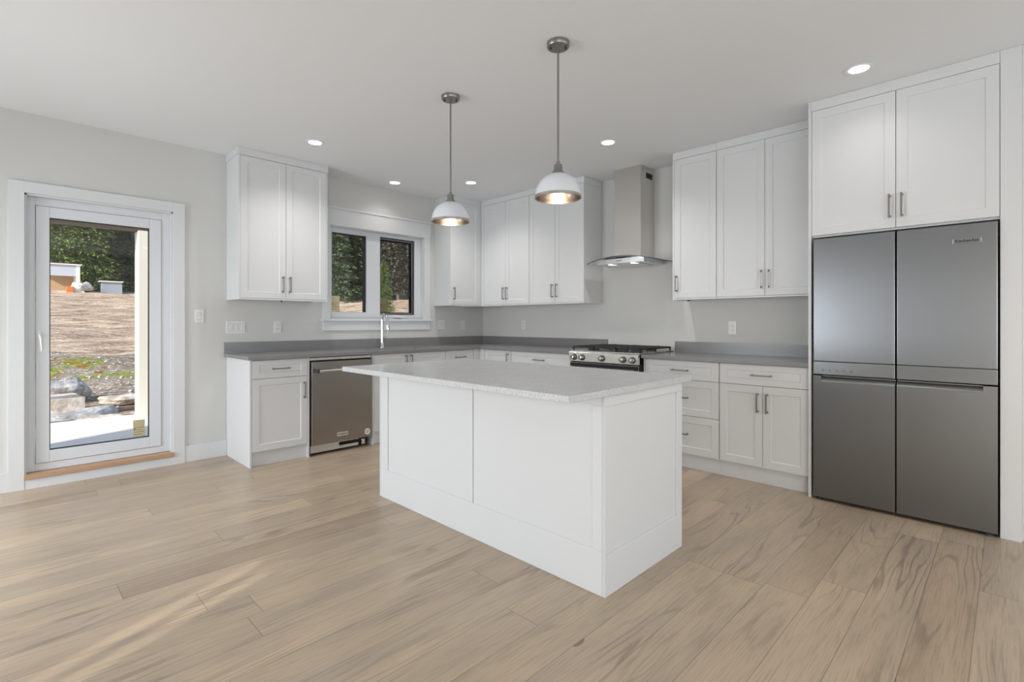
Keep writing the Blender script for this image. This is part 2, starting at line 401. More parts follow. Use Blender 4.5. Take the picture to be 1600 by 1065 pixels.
# ------------------------------------------------------------------ glass door
door = thing('door_1', 'white framed full height glass door looking out to bare ground', 'door', (-4.03, 0, 0), kind='structure')
b = MB(PA); cw = .02
b.box(-4.572, DX0, 0, cw, 0, 2.236).box(DX1, -3.487, 0, cw, 0, 2.236).box(DX0, DX1, 0, cw, DZ1, 2.236)
b.build('casing', M['trim'], door, bevel=.0015)
MB(PA).box(DX0, DX1, 0, .016, 0, .07).build('apron', M['trim'], door)
MB(PA).box(DX0 - .004, DX1 + .004, -.05, .034, .074, .106).build('sill', M['oak_sill'], door, bevel=.003)['label'] = 'oak wood door sill'
b = MB(PA); b.box(DX0, DX0 + .012, -.14, 0, DZ0, DZ1).box(DX1 - .012, DX1, -.14, 0, DZ0, DZ1).box(DX0, DX1, -.14, 0, DZ1 - .012, DZ1)
b.build('jamb', M['trim'], door)
FY0, FY1 = -.115, -.045
fx0, fx1, fz0, fz1 = DX0 + .012, DX1 - .012, .107, DZ1 - .012
sx0, sx1, sz0, sz1 = -4.424, -3.646, .165, 2.082
def frame(b, u0, u1, z0, z1, a0, a1, c0, c1, n0, n1):
    """rectangular ring, outer u0..z1, inner a0..c1"""
    b.box(u0, a0, n0, n1, z0, z1).box(a1, u1, n0, n1, z0, z1).box(a0, a1, n0, n1, z0, c0).box(a0, a1, n0, n1, c1, z1); return b
frame(MB(PA), fx0, fx1, fz0, fz1, sx0 - .003, sx1 + .003, sz0 - .003, sz1 + .003, FY0, FY1 - .008).build('door_frame', M['vinyl'], door, bevel=.002)
gx0, gx1, gz0, gz1 = -4.348, -3.728, .252, 2.002
sash = frame(MB(PA), sx0, sx1, sz0, sz1, gx0, gx1, gz0, gz1, FY0 + .004, FY1).build('sash', M['vinyl'], door, bevel=.003)
frame(MB(PA), gx0, gx1, gz0, gz1, gx0 + .005, gx1 - .005, gz0 + .005, gz1 - .005, FY0 + .03, FY1 - .012).build('gasket', M['rubber'], sash)
MB(PA).box(gx0 + .005, gx1 - .005, -.083, -.079, gz0 + .005, gz1 - .005).build('pane', M['glass'], sash)
hd = MB(PA).box(-4.416, -4.392, FY1, FY1 + .008, .985, 1.155).build('handle', M['plastic'], door, bevel=.003)
MB(PA).tube([(-4.404, FY1 + .008, 1.12), (-4.404, FY1 + .04, 1.12), (-4.398, FY1 + .045, 1.10), (-4.392, FY1 + .045, 1.0)], [.008, .008, .009, .006]).build('lever', M['plastic'], hd, smooth=True)
def sticker(F, u0, u1, z0, z1, n, parent):
    s = MB(F).box(u0, u1, n, n + .0006, z0, z1).build('paper_label', M['paper'], parent)
    s['label'] = 'cream paper label stuck to the glass'
    hgt = z1 - z0; wd = u1 - u0; b = MB(F)
    for k, fr in enumerate((.52, .40, .27, .12)):
        b.box(u0 + wd * .08, u1 - wd * (.08 if k % 2 == 0 else .3), n + .0006, n + .0009, z0 + hgt * fr, z0 + hgt * fr + .004)
    b.box(u0 + wd * .1, u0 + wd * .2, n + .0006, n + .0009, z0 + hgt * .42, z0 + hgt * .5)
    b.build('print', M['ink'], s)
sticker(PA, -3.835, -3.755, .262, .40, -.0788, door)

# ------------------------------------------------------------------ kitchen window
win = thing('window_1', 'white framed double kitchen window above the sink', 'window', (-1.58, 0, 1.25), kind='structure')
b = MB(PA)
b.box(-2.255, WX0, 0, .018, WZ0, WZ1).box(WX1, -.892, 0, .018, WZ0, WZ1).build('side_casing', M['trim'], win, bevel=.0015)
MB(PA).box(-2.262, -.885, 0, .022, WZ1, 2.415).build('head_casing', M['trim'], win, bevel=.0015)
MB(PA).box(-2.275, -.872, 0, .032, 2.415, 2.437).build('head_cap', M['trim'], win, bevel=.002)
MB(PA).box(-2.272, -.868, -.045, .045, 1.226, 1.25).build('stool', M['trim'], win, bevel=.003)
MB(PA).box(-2.252, -.894, 0, .018, 1.125, 1.226).build('apron', M['trim'], win, bevel=.0015)
b = MB(PA); b.box(WX0, WX0 + .01, -.15, 0, WZ0, WZ1).box(WX1 - .01, WX1, -.15, 0, WZ0, WZ1).box(WX0, WX1, -.15, 0, WZ1 - .01, WZ1).box(WX0, WX1, -.15, -.045, WZ0, WZ0 + .01)
b.build('jamb', M['trim'], win)
N0, N1 = -.12, -.045
u0, u1, z0, z1 = WX0 + .01, WX1 - .01, WZ0 + .01, WZ1 - .01
pz0, pz1 = 1.325, 2.178
b = MB(PA)
b.box(u0, -2.128, N0, N1, z0, z1).box(-1.722, -1.548, N0, N1, z0, z1).box(-1.078, u1, N0, N1, z0, z1)
for a, c in ((-2.128, -1.722), (-1.548, -1.078)): b.box(a, c, N0, N1, z0, pz0 if a < -2 else 1.30).box(a, c, N0, N1, pz1 if a < -2 else 2.195, z1)
b.build('window_frame', M['vinyl'], win, bevel=.002)
# fixed light
s = frame(MB(PA), -2.128, -1.722, pz0, pz1, -2.122, -1.74, pz0 + .004, pz1 - .012, -.10, -.06).build('gasket', M['rubber'], win)
MB(PA).box(-2.122, -1.74, -.088, -.084, pz0 + .004, pz1 - .012).build('pane', M['glass'], win)
# casement sash
s = frame(MB(PA), -1.548, -1.078, 1.30, 2.195, -1.535, -1.105, 1.325, 2.17, -.115, -.075).build('sash', M['vinyl'], win, bevel=.002)
frame(MB(PA), -1.546, -1.080, 1.302, 2.193, -1.541, -1.087, 1.309, 2.184, -.072, -.058).build('screen_frame', M['dark'], win)
frame(MB(PA), -1.537, -1.103, 1.323, 2.172, -1.530, -1.125, 1.330, 2.155, -.10, -.073).build('gasket', M['rubber'], s)
MB(PA).box(-1.53, -1.125, -.09, -.086, 1.33, 2.155).build('pane', M['glass'], s)
MB(PA).box(-1.541, -1.087, -.0655, -.065, 1.309, 2.184).build('insect_screen', M['screen'], win)
hk = MB(PA).box(-1.38, -1.26, N1, N1 + .012, 1.262, 1.285).build('crank', M['plastic'], win, bevel=.004)
MB(PA).tube([(-1.37, N1 + .016, 1.272), (-1.30, N1 + .022, 1.268), (-1.27, N1 + .022, 1.268)], [.006, .005, .007]).build('crank_handle', M['plastic'], hk, smooth=True)
sticker(PA, -2.12, -2.02, 1.335, 1.50, -.0838, win)
sticker(PA, -1.527, -1.435, 1.335, 1.50, -.0858, win)

# ------------------------------------------------------------------ cabinets
def pull(F, parent, u, z, n, vertical=True, L=.148):
    """brushed nickel bar pull centred at (u,z) on face n"""
    b = MB(F); h = L / 2; r = .0048; a = h - .010
    if vertical:
        for s_ in (-1, 1): b.tube([(u, n, z + s_ * a), (u, n + .005, z + s_ * a), (u, n + .005, z + s_ * a), (u, n + .030, z + s_ * a)], [.0085, .0085, .0060, .0060])
        b.box(u - r, u + r, n + .026, n + .035, z - h, z + h)
    else:
        for s_ in (-1, 1): b.tube([(u + s_ * a, n, z), (u + s_ * a, n + .005, z), (u + s_ * a, n + .005, z), (u + s_ * a, n + .030, z)], [.0085, .0085, .0060, .0060])
        b.box(u - h, u + h, n + .026, n + .035, z - r, z + r)
    return b.build('handle', M['pull_nickel'], parent, bevel=.002)
G = .0016
def door_part(F, root, name, u0, u1, z0, z1, D, handle=None, rw=.056, rz=None):
    o = MB(F).shaker(u0 + G, u1 - G, z0 + G, z1 - G, D - .020, D, rw, rz=rz).build(name, M['cabinet'], root, bevel=.0012)
    if handle:
        k, hu, hz = handle; pull(F, o, hu, hz, D, k == 'v')
    return o
def carcass(F, root, u0, u1, n0, n1, z0, z1, name='carcass'):
    """open fronted box of 18 mm board"""
    t = .018; b = MB(F)
    b.box(u0, u0 + t, n0, n1, z0, z1).box(u1 - t, u1, n0, n1, z0, z1)
    b.box(u0 + t, u1 - t, n0, n1, z0, z0 + t).box(u0 + t, u1 - t, n0, n1, z1 - t, z1).box(u0 + t, u1 - t, n0, n0 + .008, z0 + t, z1 - t)
    return b.build(name, M['cabinet'], root)
UZ0, UZ1, UD = 1.415, 2.677, .327
def wall_cab(name, label, F, u0, u1, doors, left_end=False, right_end=False, D=UD, cat='cabinet', group=None, back=.002):
    loc = F((u0 + u1) / 2, 0, UZ0); r = thing(name, label, cat, loc, group)
    a = u0 + (.016 if left_end else 0); c = u1 - (.014 if right_end else 0)
    carcass(F, r, a + .0005, c - .0005, back, D - .023, UZ0 + .012, UZ1 + .005)
    if left_end: MB(F).box(u0, a, back, D, UZ0, H - .066).build('end_panel', M['cabinet'], r)
    if right_end: MB(F).box(c, u1, back, D, UZ0, H - .066).build('end_panel', M['cabinet'], r)
    MB(F).box(a, c, D - .022, D, UZ0, UZ0 + .012).build('light_rail', M['cabinet'], r)
    for d in doors: door_part(F, r, 'door', d[0], d[1], UZ0 + .013, UZ1, D, d[2])
    return r
def crown(root, F, pieces, name='crown'):
    b = MB(F)
    for p in pieces: b.box(*p)
    return b.build(name, M['cabinet'], root, bevel=.0015)
hz_up = 1.561
c = wall_cab('wall_cabinet', 'tall white two-door wall cabinet hung between the glass door and the window', PA, -3.156, -2.352,
             [(-3.140, -2.749, ('v', -2.780, hz_up)), (-2.749, -2.366, ('v', -2.716, hz_up))], True, True)
crown(c, PA, [(-3.162, -2.346, .002, UD + .006, UZ1 + .001, H - .001)])
MB(PA).lathe([(.006, 0), (.007, -.012), (.004, -.016)], (-2.78, .30, UZ0), 12).build('cable_stub', M['dark'], c)
c = wall_cab('wall_cabinet', 'narrow white single-door wall cabinet right of the window, beside the inner corner', PA, -.820, -.36,
             [(-.805, -.362, ('v', -.772, hz_up))], True, False)
MB(PA).box(-.361, -.328, .002, UD - .001, UZ0, UZ1 + .001).build('corner_filler', M['cabinet'], c)
crown(c, PA, [(-.820, -.329, .002, UD, UZ1 + .001, H - .001)])
c = wall_cab('wall_cabinet', 'white two-door wall cabinet filling the corner, behind the farther pendant', PB, .380, 1.152,
             [(.381, .767, ('v', .738, hz_up)), (.767, 1.152, ('v', .797, hz_up))])
MB(PB).box(.3285, .3795, .002, UD, UZ0, UZ1 + .001).build('corner_filler', M['cabinet'], c)
crown(c, PB, [(.329, 1.152, .002, UD, UZ1 + .001, H - .001)])
c = wall_cab('wall_cabinet', 'white two-door wall cabinet immediately left of the range hood', PB, 1.1525, 1.930,
             [(1.1535, 1.538, ('v', 1.508, hz_up)), (1.538, 1.916, ('v', 1.570, hz_up))], False, True)
crown(c, PB, [(1.1525, 1.934, .002, UD + .003, UZ1 + .001, H - .001)])
c = wall_cab('wall_cabinet', 'narrow white single-door wall cabinet immediately right of the range hood', PB, 2.922, 3.320,
             [(2.938, 3.320, ('v', 2.962, hz_up))], True, False)
crown(c, PB, [(2.922, 3.320, .002, UD, UZ1 + .001, H - .001)])
MB(PB).lathe([(.010, 0), (.010, -.010)], (3.02, .22, UZ0), 12).build('cable_stub', M['dark'], c)
c = wall_cab('wall_cabinet', 'white two-door wall cabinet against the fridge surround', PB, 3.3205, 4.099,
             [(3.3215, 3.708, ('v', 3.680, hz_up)), (3.708, 4.094, ('v', 3.736, hz_up))])
crown(c, PB, [(3.3205, 4.099, .002, UD, UZ1 + .001, H - .001)])

# fridge surround: side panel, overhead cabinet, filler
FD = .655
p = MB(PB).box(4.100, 4.118, .002, FD, 0, H - .001).build('tall_end_panel', M['cabinet'], bevel=.001)
tag(p, 'tall thin white side panel from floor to ceiling left of the fridge', 'panel')
c = thing('overhead_cabinet', 'white two-door cabinet above the fridge', 'cabinet', PB(4.59, 0, 1.81))
carcass(PB, c, 4.1185, 5.060, .002, FD - .023, 1.800, 2.682)
door_part(PB, c, 'door', 4.119, 4.589, 1.811, 2.674, FD, ('v', 4.558, 1.948))
door_part(PB, c, 'door', 4.589, 5.060, 1.811, 2.674, FD, ('v', 4.620, 1.948))
crown(c, PB, [(4.1185, 5.060, .002, FD, 2.675, H - .001)])
p = MB(PB).box(5.061, 5.1485, .002, FD, 0, H - .001).build('tall_filler_panel', M['cabinet'], bevel=.001)
tag(p, 'wide white filler panel from floor to ceiling right of the fridge', 'panel')
c = thing('pantry_cabinet', 'tall white pantry cabinet at the right edge past the filler panel', 'cabinet', PB(5.5, 0, 0))
carcass(PB, c, 5.1695, 5.95, .002, FD - .023, .11, 2.69)
MB(PB).box(5.149, 5.95, .002, FD - .04, 0, .109).build('toe_kick', M['cabinet'], c)
MB(PB).box(5.149, 5.169, .002, FD, .11, 2.69).build('end_panel', M['cabinet'], c)
door_part(PB, c, 'door', 5.17, 5.55, .126, 2.674, FD, ('v', 5.52, 1.1))
door_part(PB, c, 'door', 5.55, 5.95, .126, 2.674, FD, ('v', 5.58, 1.1))
crown(c, PB, [(5.149, 5.95, .002, FD, 2.692, H - .001)])

# base cabinets
BD, BT, DZB, DZT, DSP = .61, .898, .126, .893, .737
def base_cab(label, F, u0, u1, fronts, left_end=False, right_end=False, name='base_cabinet', toe=True, ends=.016):
    r = thing(name, label, 'cabinet', F((u0 + u1) / 2, 0, 0))
    a = u0 + (ends if left_end else 0); c = u1 - (ends if right_end else 0)
    carcass(F, r, a + .0005, c - .0005, .024, BD - .023, .11, BT)
    if left_end: MB(F).box(u0, a, .003, BD, 0, BT).build('end_panel', M['cabinet'], r, bevel=.001)
    if right_end: MB(F).box(c, u1, .003, BD, 0, BT).build('end_panel', M['cabinet'], r, bevel=.001)
    if toe: MB(F).box(a, c, BD - .055, BD - .037, 0, .109).build('toe_kick', M['cabinet'], r)
    for kind, x0, x1, q0, q1, hnd in fronts:
        door_part(F, r, kind, x0, x1, q0, q1, BD, hnd, .056, .044 if kind == 'drawer' and q1 - q0 < .2 else None)
    return r
base_cab('white base cabinet with one drawer over a door, at the left end of the worktop', PA, -3.156, -2.654,
    [('drawer', -3.139, -2.671, DSP, DZT, ('h', -2.905, .817)), ('door', -3.139, -2.671, DZB, DSP, ('v', -2.702, .612))], True, True)
base_cab('white two-door sink base cabinet right of the dishwasher', PA, -2.024, -1.115,
    [('door', -2.007, -1.605, DZB, DZT, ('v', -1.638, .800)), ('door', -1.605, -1.116, DZB, DZT, ('v', -1.572, .800))], True, False, 'sink_cabinet')
cc = base_cab('white drawer base cabinet beside the inner corner, under the window wall worktop', PA, -1.114, -.70,
    [('drawer', -1.113, -.702, DSP, DZT, ('h', -.905, .817)), ('door', -1.113, -.702, DZB, DSP, None)])
MB(PA).box(-.699, -.6105, .024, BD, 0, BT).build('corner_filler', M['cabinet'], cc)
cc = base_cab('narrow white single-door base cabinet just right of the inner corner', PB, .70, 1.135,
    [('door', .702, 1.134, DZB, DZT, ('v', 1.095, .790))])
MB(PB).box(.6115, .699, .585, BD, 0, BT).build('corner_filler', M['cabinet'], cc)
base_cab('white drawer base cabinet immediately left of the gas range', PB, 1.136, 2.008,
    [('drawer', 1.138, 1.990, DSP, DZT, ('h', 1.56, .815)), ('drawer', 1.138, 1.990, .44, DSP, ('h', 1.56, .59)), ('drawer', 1.138, 1.990, DZB, .44, ('h', 1.56, .29))], False, True)
base_cab('white three-drawer base cabinet immediately right of the gas range', PB, 2.792, 3.459,
    [('drawer', 2.809, 3.458, DSP, DZT, ('h', 3.134, .815)), ('drawer', 2.809, 3.458, .44, DSP, ('h', 3.134, .590)), ('drawer', 2.809, 3.458, DZB, .44, ('h', 3.134, .290))], True, False)
base_cab('white base cabinet with a wide drawer over two doors, beside the fridge', PB, 3.460, 4.099,
    [('drawer', 3.462, 4.096, DSP, DZT, ('h', 3.778, .815)), ('door', 3.462, 3.785, DZB, DSP, ('v', 3.752, .610)), ('door', 3.785, 4.096, DZB, DSP, ('v', 3.818, .610))])

# ------------------------------------------------------------------ worktops
CZ0, CZ1 = .900, .930
SX0, SX1, SY0, SY1 = -1.97, -1.22, .15, .53      # sink cut-out (u, n)
wt = thing('worktop', 'dark grey quartz L-shaped worktop running from the left end to the range', 'worktop', (-.3, -.3, CZ0))
b = MB(PA)
b.box(-3.178, SX0, .0, .65, CZ0, CZ1).box(SX1, 0, .0, .65, CZ0, CZ1).box(SX0, SX1, 0, SY0, CZ0, CZ1).box(SX0, SX1, SY1, .65, CZ0, CZ1)
b.F = PB; b.box(.65, 2.012, 0, .65, CZ0, CZ1)
b.build('counter_slab', M['quartz_dark'], wt)
b = MB(PA); b.box(-3.178, 0, 0, .02, CZ1, 1.030); b.F = PB; b.box(.02, 2.012, 0, .02, CZ1, 1.030)
b.build('backsplash', M['quartz_dark'], wt)
wt = thing('worktop', 'short dark grey quartz worktop between the range and the fridge', 'worktop', (-.3, -3.4, CZ0))
MB(PB).box(2.789, 4.099, 0, .65, CZ0, CZ1).build('counter_slab', M['quartz_dark'], wt)
MB(PB).box(2.789, 4.099, 0, .02, CZ1, 1.030).build('backsplash', M['quartz_dark'], wt)

# sink
sk = thing('kitchen_sink', 'stainless undermount sink set in the worktop below the window', 'sink', (-1.595, -.34, CZ0))
b = MB(PA); t = .004; sb = .74
b.box(SX0 - .01, SX0 + t, SY0 - .008, SY1 + .008, sb, CZ0 - .001).box(SX1 - t, SX1 + .01, SY0 - .008, SY1 + .008, sb, CZ0 - .001)
b.box(SX0, SX1, SY0 - .01, SY0 + t, sb, CZ0 - .001).box(SX0, SX1, SY1 - t, SY1 + .01, sb, CZ0 - .001).box(SX0, SX1, SY0, SY1, sb - .004, sb)
b.build('basin', M['sink'], sk)
MB(PA).lathe([(.05, .0), (.05, .004), (.03, .004), (.03, .001)], (-1.595, .34, sb), 24).build('drain', M['chrome'], sk)

# faucet
fc = thing('kitchen_faucet', 'tall chrome gooseneck faucet standing behind the sink', 'faucet', (-1.60, -.085, CZ1))
fx, fn = -1.60, .085
MB(PA).lathe([(.029, 0), (.029, .006), (.024, .012), (.022, .05), (.020, .06)], (fx, fn, CZ1), 24).build('base', M['chrome'], fc, smooth=True)
pts = [(fx, fn, CZ1 + .05), (fx, fn, CZ1 + .20), (fx, fn, CZ1 + .305)]
rr = .055
for k in range(1, 12):
    a = math.pi * k / 12; pts.append((fx, fn + rr - rr * math.cos(a), CZ1 + .305 + rr * 1.25 * math.sin(a)))
pts.append((fx, fn + 2 * rr + .002, CZ1 + .300))
MB(PA).tube(pts, [.0175, .0165, .0145] + [.0135] * 12, 16).build('spout', M['chrome'], fc, smooth=True)
MB(PA).tube([(fx, fn + 2 * rr + .002, CZ1 + .305), (fx, fn + 2 * rr + .006, CZ1 + .27), (fx, fn + 2 * rr + .014, CZ1 + .205), (fx, fn + 2 * rr + .014, CZ1 + .20)], [.014, .017, .020, .019], 16).build('spray_head', M['chrome'], fc, smooth=True)
lv = MB(PA).tube([(fx + .015, fn, CZ1 + .115), (fx + .045, fn, CZ1 + .115)], [.014, .014], 16).build('handle_hub', M['chrome'], fc, smooth=True)
MB(PA).tube([(fx + .045, fn, CZ1 + .112), (fx + .058, fn + .005, CZ1 + .125), (fx + .066, fn + .008, CZ1 + .19)], [.008, .006, .0045], 12).build('lever', M['chrome'], lv, smooth=True)

# ------------------------------------------------------------------ dishwasher
dw = thing('dishwasher', 'stainless built-in dishwasher under the worktop', 'dishwasher', (-2.34, -.3, 0))
DF = .632
d0, d1 = -2.646, -2.036
MB(PA).box(d0, d1, .03, DF - .045, .09, .884).build('tub_body', M['black'], dw)
MB(PA).box(d0 - .003, d1 + .003, DF - .05, DF - .03, .868, .890).build('top_strip', M['steel'], dw)
dd = MB(PA).box(d0 + .004, d1 - .001, DF - .042, DF, .098, .856).build('door', M['steel_dark'], dw, bevel=.004, seg=3)
for q in (-2.612, -2.097): MB(PA).box(q, q + .027, DF, DF + .045, .755, .790).build('handle_bracket', M['dark'], dd, bevel=.003)
MB(PA).tube([(-2.588, DF + .034, .772), (-2.094, DF + .034, .772)], .0125, 20).build('handle_bar', M['steel'], dd, smooth=True)
bd = MB(PA).box(-2.402, -2.292, DF, DF + .002, .150, .186).build('badge', M['badge'], dd, bevel=.0006)
text_part('KitchenAid', 'lettering', .021, M['dark'], bd, PA(-2.347, DF + .0025, .168), (R_(90), 0, 0))
st = MB(PA)
st.prism([(-2.09 + .030 * math.cos(k * math.pi / 12), .150 + .030 * math.sin(k * math.pi / 12)) for k in range(24)], DF, DF + .001)
st = st.build('round_sticker', M['metal_white'], dd); st['label'] = 'round pale sticker on the dishwasher door'
b = MB(PA)
for k in range(3): b.box(-2.108, -2.072 - .006 * (k == 2), DF + .001, DF + .0014, .158 - k * .011, .162 - k * .011)
b.build('print', M['dark'], st)
kp = MB(PA)
kp.box(d0 + .012, -2.36, DF - .075, DF - .045, .022, .094).box(-2.36, -2.16, DF - .075, DF - .045, .022, .050).box(-2.36, -2.16, DF - .078, DF - .045, .082, .094)
kp.build('kick_plate', M['galvanised'], dw, bevel=.002)
MB(PA).box(-2.36, -2.05, DF - .13, DF - .079, .03, .085).build('recess', M['black'], dw)
MB(PA).lathe([(.0, 0), (.022, 0), (.022, .05), (0, .05)], (-2.10, DF - .07, .022), 16).build('valve', M['steel'], dw, smooth=True)
for u in (d0 + .03, d1 - .03):
    MB(PA).lathe([(.0, 0), (.018, 0), (.018, .012), (.008, .012), (.008, .09), (0, .09)], (u, DF - .09, 0), 12).build('foot', M['dark'], dw)

# ------------------------------------------------------------------ gas range
rg = thing('gas_range', 'stainless slide-in gas range with black grates between the worktops', 'range', (-.33, -2.40, 0))
r0, r1, RF = 2.020, 2.780, .66
MB(PB).box(r0, r1, .03, RF - .03, .10, .905).build('oven_body', M['black'], rg)
MB(PB).box(r0 - .004, r1 + .004, .03, RF - .005, .931, .940).box(r0, r1, .03, RF - .03, .905, .931).build('cooktop', M['steel'], rg, bevel=.002)
cp = MB(PB); cp.prism([(RF - .03, .936), (RF + .012, .936), (RF + .030, .925), (RF + .030, .838), (RF - .03, .838)], r0 - .003, r1 + .003, 'u')
cp = cp.build('control_panel', M['steel'], rg, bevel=.003)
for i, u in enumerate((2.085, 2.180, 2.405, 2.632, 2.727)):
    k = MB(PB); k.tube([(u, RF + .030, .878), (u, RF + .036, .878)], [.030, .030], 24)
    kb = k.build('knob_bezel', M['dark'], cp, smooth=True)
    k = MB(PB); k.tube([(u, RF + .036, .878), (u, RF + .052, .878), (u, RF + .070, .878), (u, RF + .072, .878)], [.026, .024, .021, .018], 24)
    k.box(u - .004, u + .004, RF + .070, RF + .076, .858, .898)
    kb.name = 'bezel'; k.build('knob', M['nickel'], cp, smooth=True)
MB(PB).box(r0, r1, RF - .03, RF + .004, .828, .838).build('vent_gap', M['black'], rg)
od = MB(PB).box(r0 + .002, r1 - .002, RF - .025, RF + .012, .235, .826).build('oven_door', M['steel'], rg, bevel=.003)
MB(PB).box(r0 + .10, r1 - .10, RF + .012, RF + .014, .33, .70).build('oven_glass', M['black'], od)
MB(PB).box(r0 + .002, r1 - .002, RF + .0122, RF + .015, .790, .822).build('dark_strip', M['black'], od)
for q in (r0 + .03, r1 - .055): MB(PB).box(q, q + .025, RF + .012, RF + .055, .765, .790).build('handle_bracket', M['dark'], od, bevel=.003)
MB(PB).tube([(r0 + .02, RF + .055, .778), (r1 - .02, RF + .055, .778)], .012, 16).build('handle_bar', M['steel'], od, smooth=True)
MB(PB).box(r0 + .002, r1 - .002, RF - .025, RF + .010, .085, .228).build('lower_drawer', M['steel'], rg, bevel=.003)
MB(PB).box(r1 - .001, r1 + .003, .30, RF, .10, .93).build('side_panel', M['black'], rg)
for u in (r0 + .05, r1 - .05):
    for n in (.10, RF - .08): MB(PB).lathe([(0, 0), (.02, 0), (.02, .10), (0, .10)], (u, n, 0), 12).build('foot', M['dark'], rg)
# burners
for u, n, r in ((2.16, .20, .045), (2.16, .47, .055), (2.40, .335, .06), (2.64, .20, .045), (2.64, .47, .055)):
    bn = MB(PB).lathe([(0, 0), (r, 0), (r, .010), (r * .85, .014), (0, .014)], (u, n, .940), 24).build('burner', M['dark'], rg, smooth=True)
    MB(PB).lathe([(0, 0), (r * .75, 0), (r * .75, .006), (r * .6, .010), (0, .010)], (u, n, .954), 24).build('burner_cap', M['iron'], bn, smooth=True)
# three grates
for g in range(3):
    a, c = r0 + .006 + g * .2495, r0 + .006 + (g + 1) * .2495 - .003
    n0, n1 = .065, .635; b = MB(PB); bw = .006
    zb, zt = .966, .982
    b.box(a, c, n0, n0 + 2 * bw, zb, zt).box(a, c, n1 - 2 * bw, n1, zb, zt).box(a, a + 2 * bw, n0, n1, zb, zt).box(c - 2 * bw, c, n0, n1, zb, zt)
    mid = (a + c) / 2
    b.box(mid - bw, mid + bw, n0, n1, zb + .002, zt + .003)
    for q in (.16, .25, .35, .45, .54): b.box(a, c, q - bw, q + bw, zb + .002, zt + .003)
    for uu in (a + bw, c - bw):
        for nn in (n0 + bw, (n0 + n1) / 2, n1 - bw): b.box(uu - bw, uu + bw, nn - bw, nn + bw, .9402, zb + .002)
    b.build('grate', M['iron'], rg, bevel=.0015)

# ------------------------------------------------------------------ range hood
hdz = thing('range_hood', 'stainless chimney hood with curved glass canopy above the range', 'hood', (-.2, -2.41, 1.78))
h0, h1, hn = 2.260, 2.562, .264
MB(PB).box(h0 + .003, h1 - .003, .002, hn - .003, 2.18, H - .001).build('upper_duct', M['steel_v'], hdz, bevel=.0015)
MB(PB).box(h0, h1, .002, hn, 1.846, 2.182).build('lower_duct', M['steel_v'], hdz, bevel=.0015)
b = MB(PB)
b.box(h1 - .003, h1 - .0015, .04, .16, 2.63, 2.685); vg = b.build('vent_grille', M['black'], hdz)
b = MB(PB)
for k in range(5): b.box(h1 - .0015, h1 + .0005, .045 + k * .024, .052 + k * .024, 2.632, 2.683)
b.build('slats', M['dark'], vg)
cu = 2.411
# body below the glass
by = MB(PB)
def hx(t): return .400 + .014 * math.cos(t * math.pi / 2)
prof = [(cu - .262, .012)] + [(cu + .262 * t, hx(t)) for t in [x / 8 for x in range(-8, 9)]] + [(cu + .262, .012)]
by.prism(prof, 1.783, 1.832, 'z'); body = by.build('hood_body', M['galvanised'], hdz, bevel=.002)
MB(PB).box(cu - .17, cu + .17, .05, .33, 1.776, 1.783).build('filter', M['steel_v'], body, bevel=.001)
for k, u in enumerate((cu - .125, cu + .125)): MB(PB).lathe([(0, 0), (.022, 0), (.022, -.004), (0, -.004)], (u, .365, 1.783), 16).build('hood_light', M['hoodled'], body)
for k in range(5): MB(PB).tube([(cu - .028 + k * .014, hx(0) - .001, 1.808), (cu - .028 + k * .014, hx(0) + .003, 1.808)], .0042, 10).build('button', M['dark'], body)
# curved glass: arc across, bowed front
gb = MB(PB); NX, NY = 25, 9; top = []; bot = []
for i in range(NX):
    t = -1 + 2 * i / (NX - 1); u = cu + .382 * t; zz = 1.852 - .050 * t * t
    fr = .395 + .062 * math.sqrt(max(0, 1 - (t * .98) ** 2))
    top.append([gb.bm.verts.new(PB(u, .006 + (fr - .006) * j / (NY - 1), zz)) for j in range(NY)])
    bot.append([gb.bm.verts.new(PB(u, .006 + (fr - .006) * j / (NY - 1), zz - .007)) for j in range(NY)])
for i in range(NX - 1):
    for j in range(NY - 1):
        gb.bm.faces.new((top[i][j], top[i + 1][j], top[i + 1][j + 1], top[i][j + 1])); gb.bm.faces.new((bot[i][j], bot[i][j + 1], bot[i + 1][j + 1], bot[i + 1][j]))
gb.build('glass_canopy', M['hoodglass'], hdz, smooth=True)
eb = MB(PB)
edge = [(cu + .382 * t, .395 + .062 * math.sqrt(max(0, 1 - (t * .98) ** 2)), 1.8485 - .050 * t * t) for t in [-1 + k / 12 for k in range(25)]]
edge = [(cu - .382, .01, 1.7985)] + edge + [(cu + .382, .01, 1.7985)]
eb.tube(edge, .0032, 8).build('glass_edge', M['dark'], hdz, smooth=True)
MB(PB).box(cu - .20, cu + .20, .012, .36, 1.828, 1.838).build('glass_support', M['steel'], hdz)

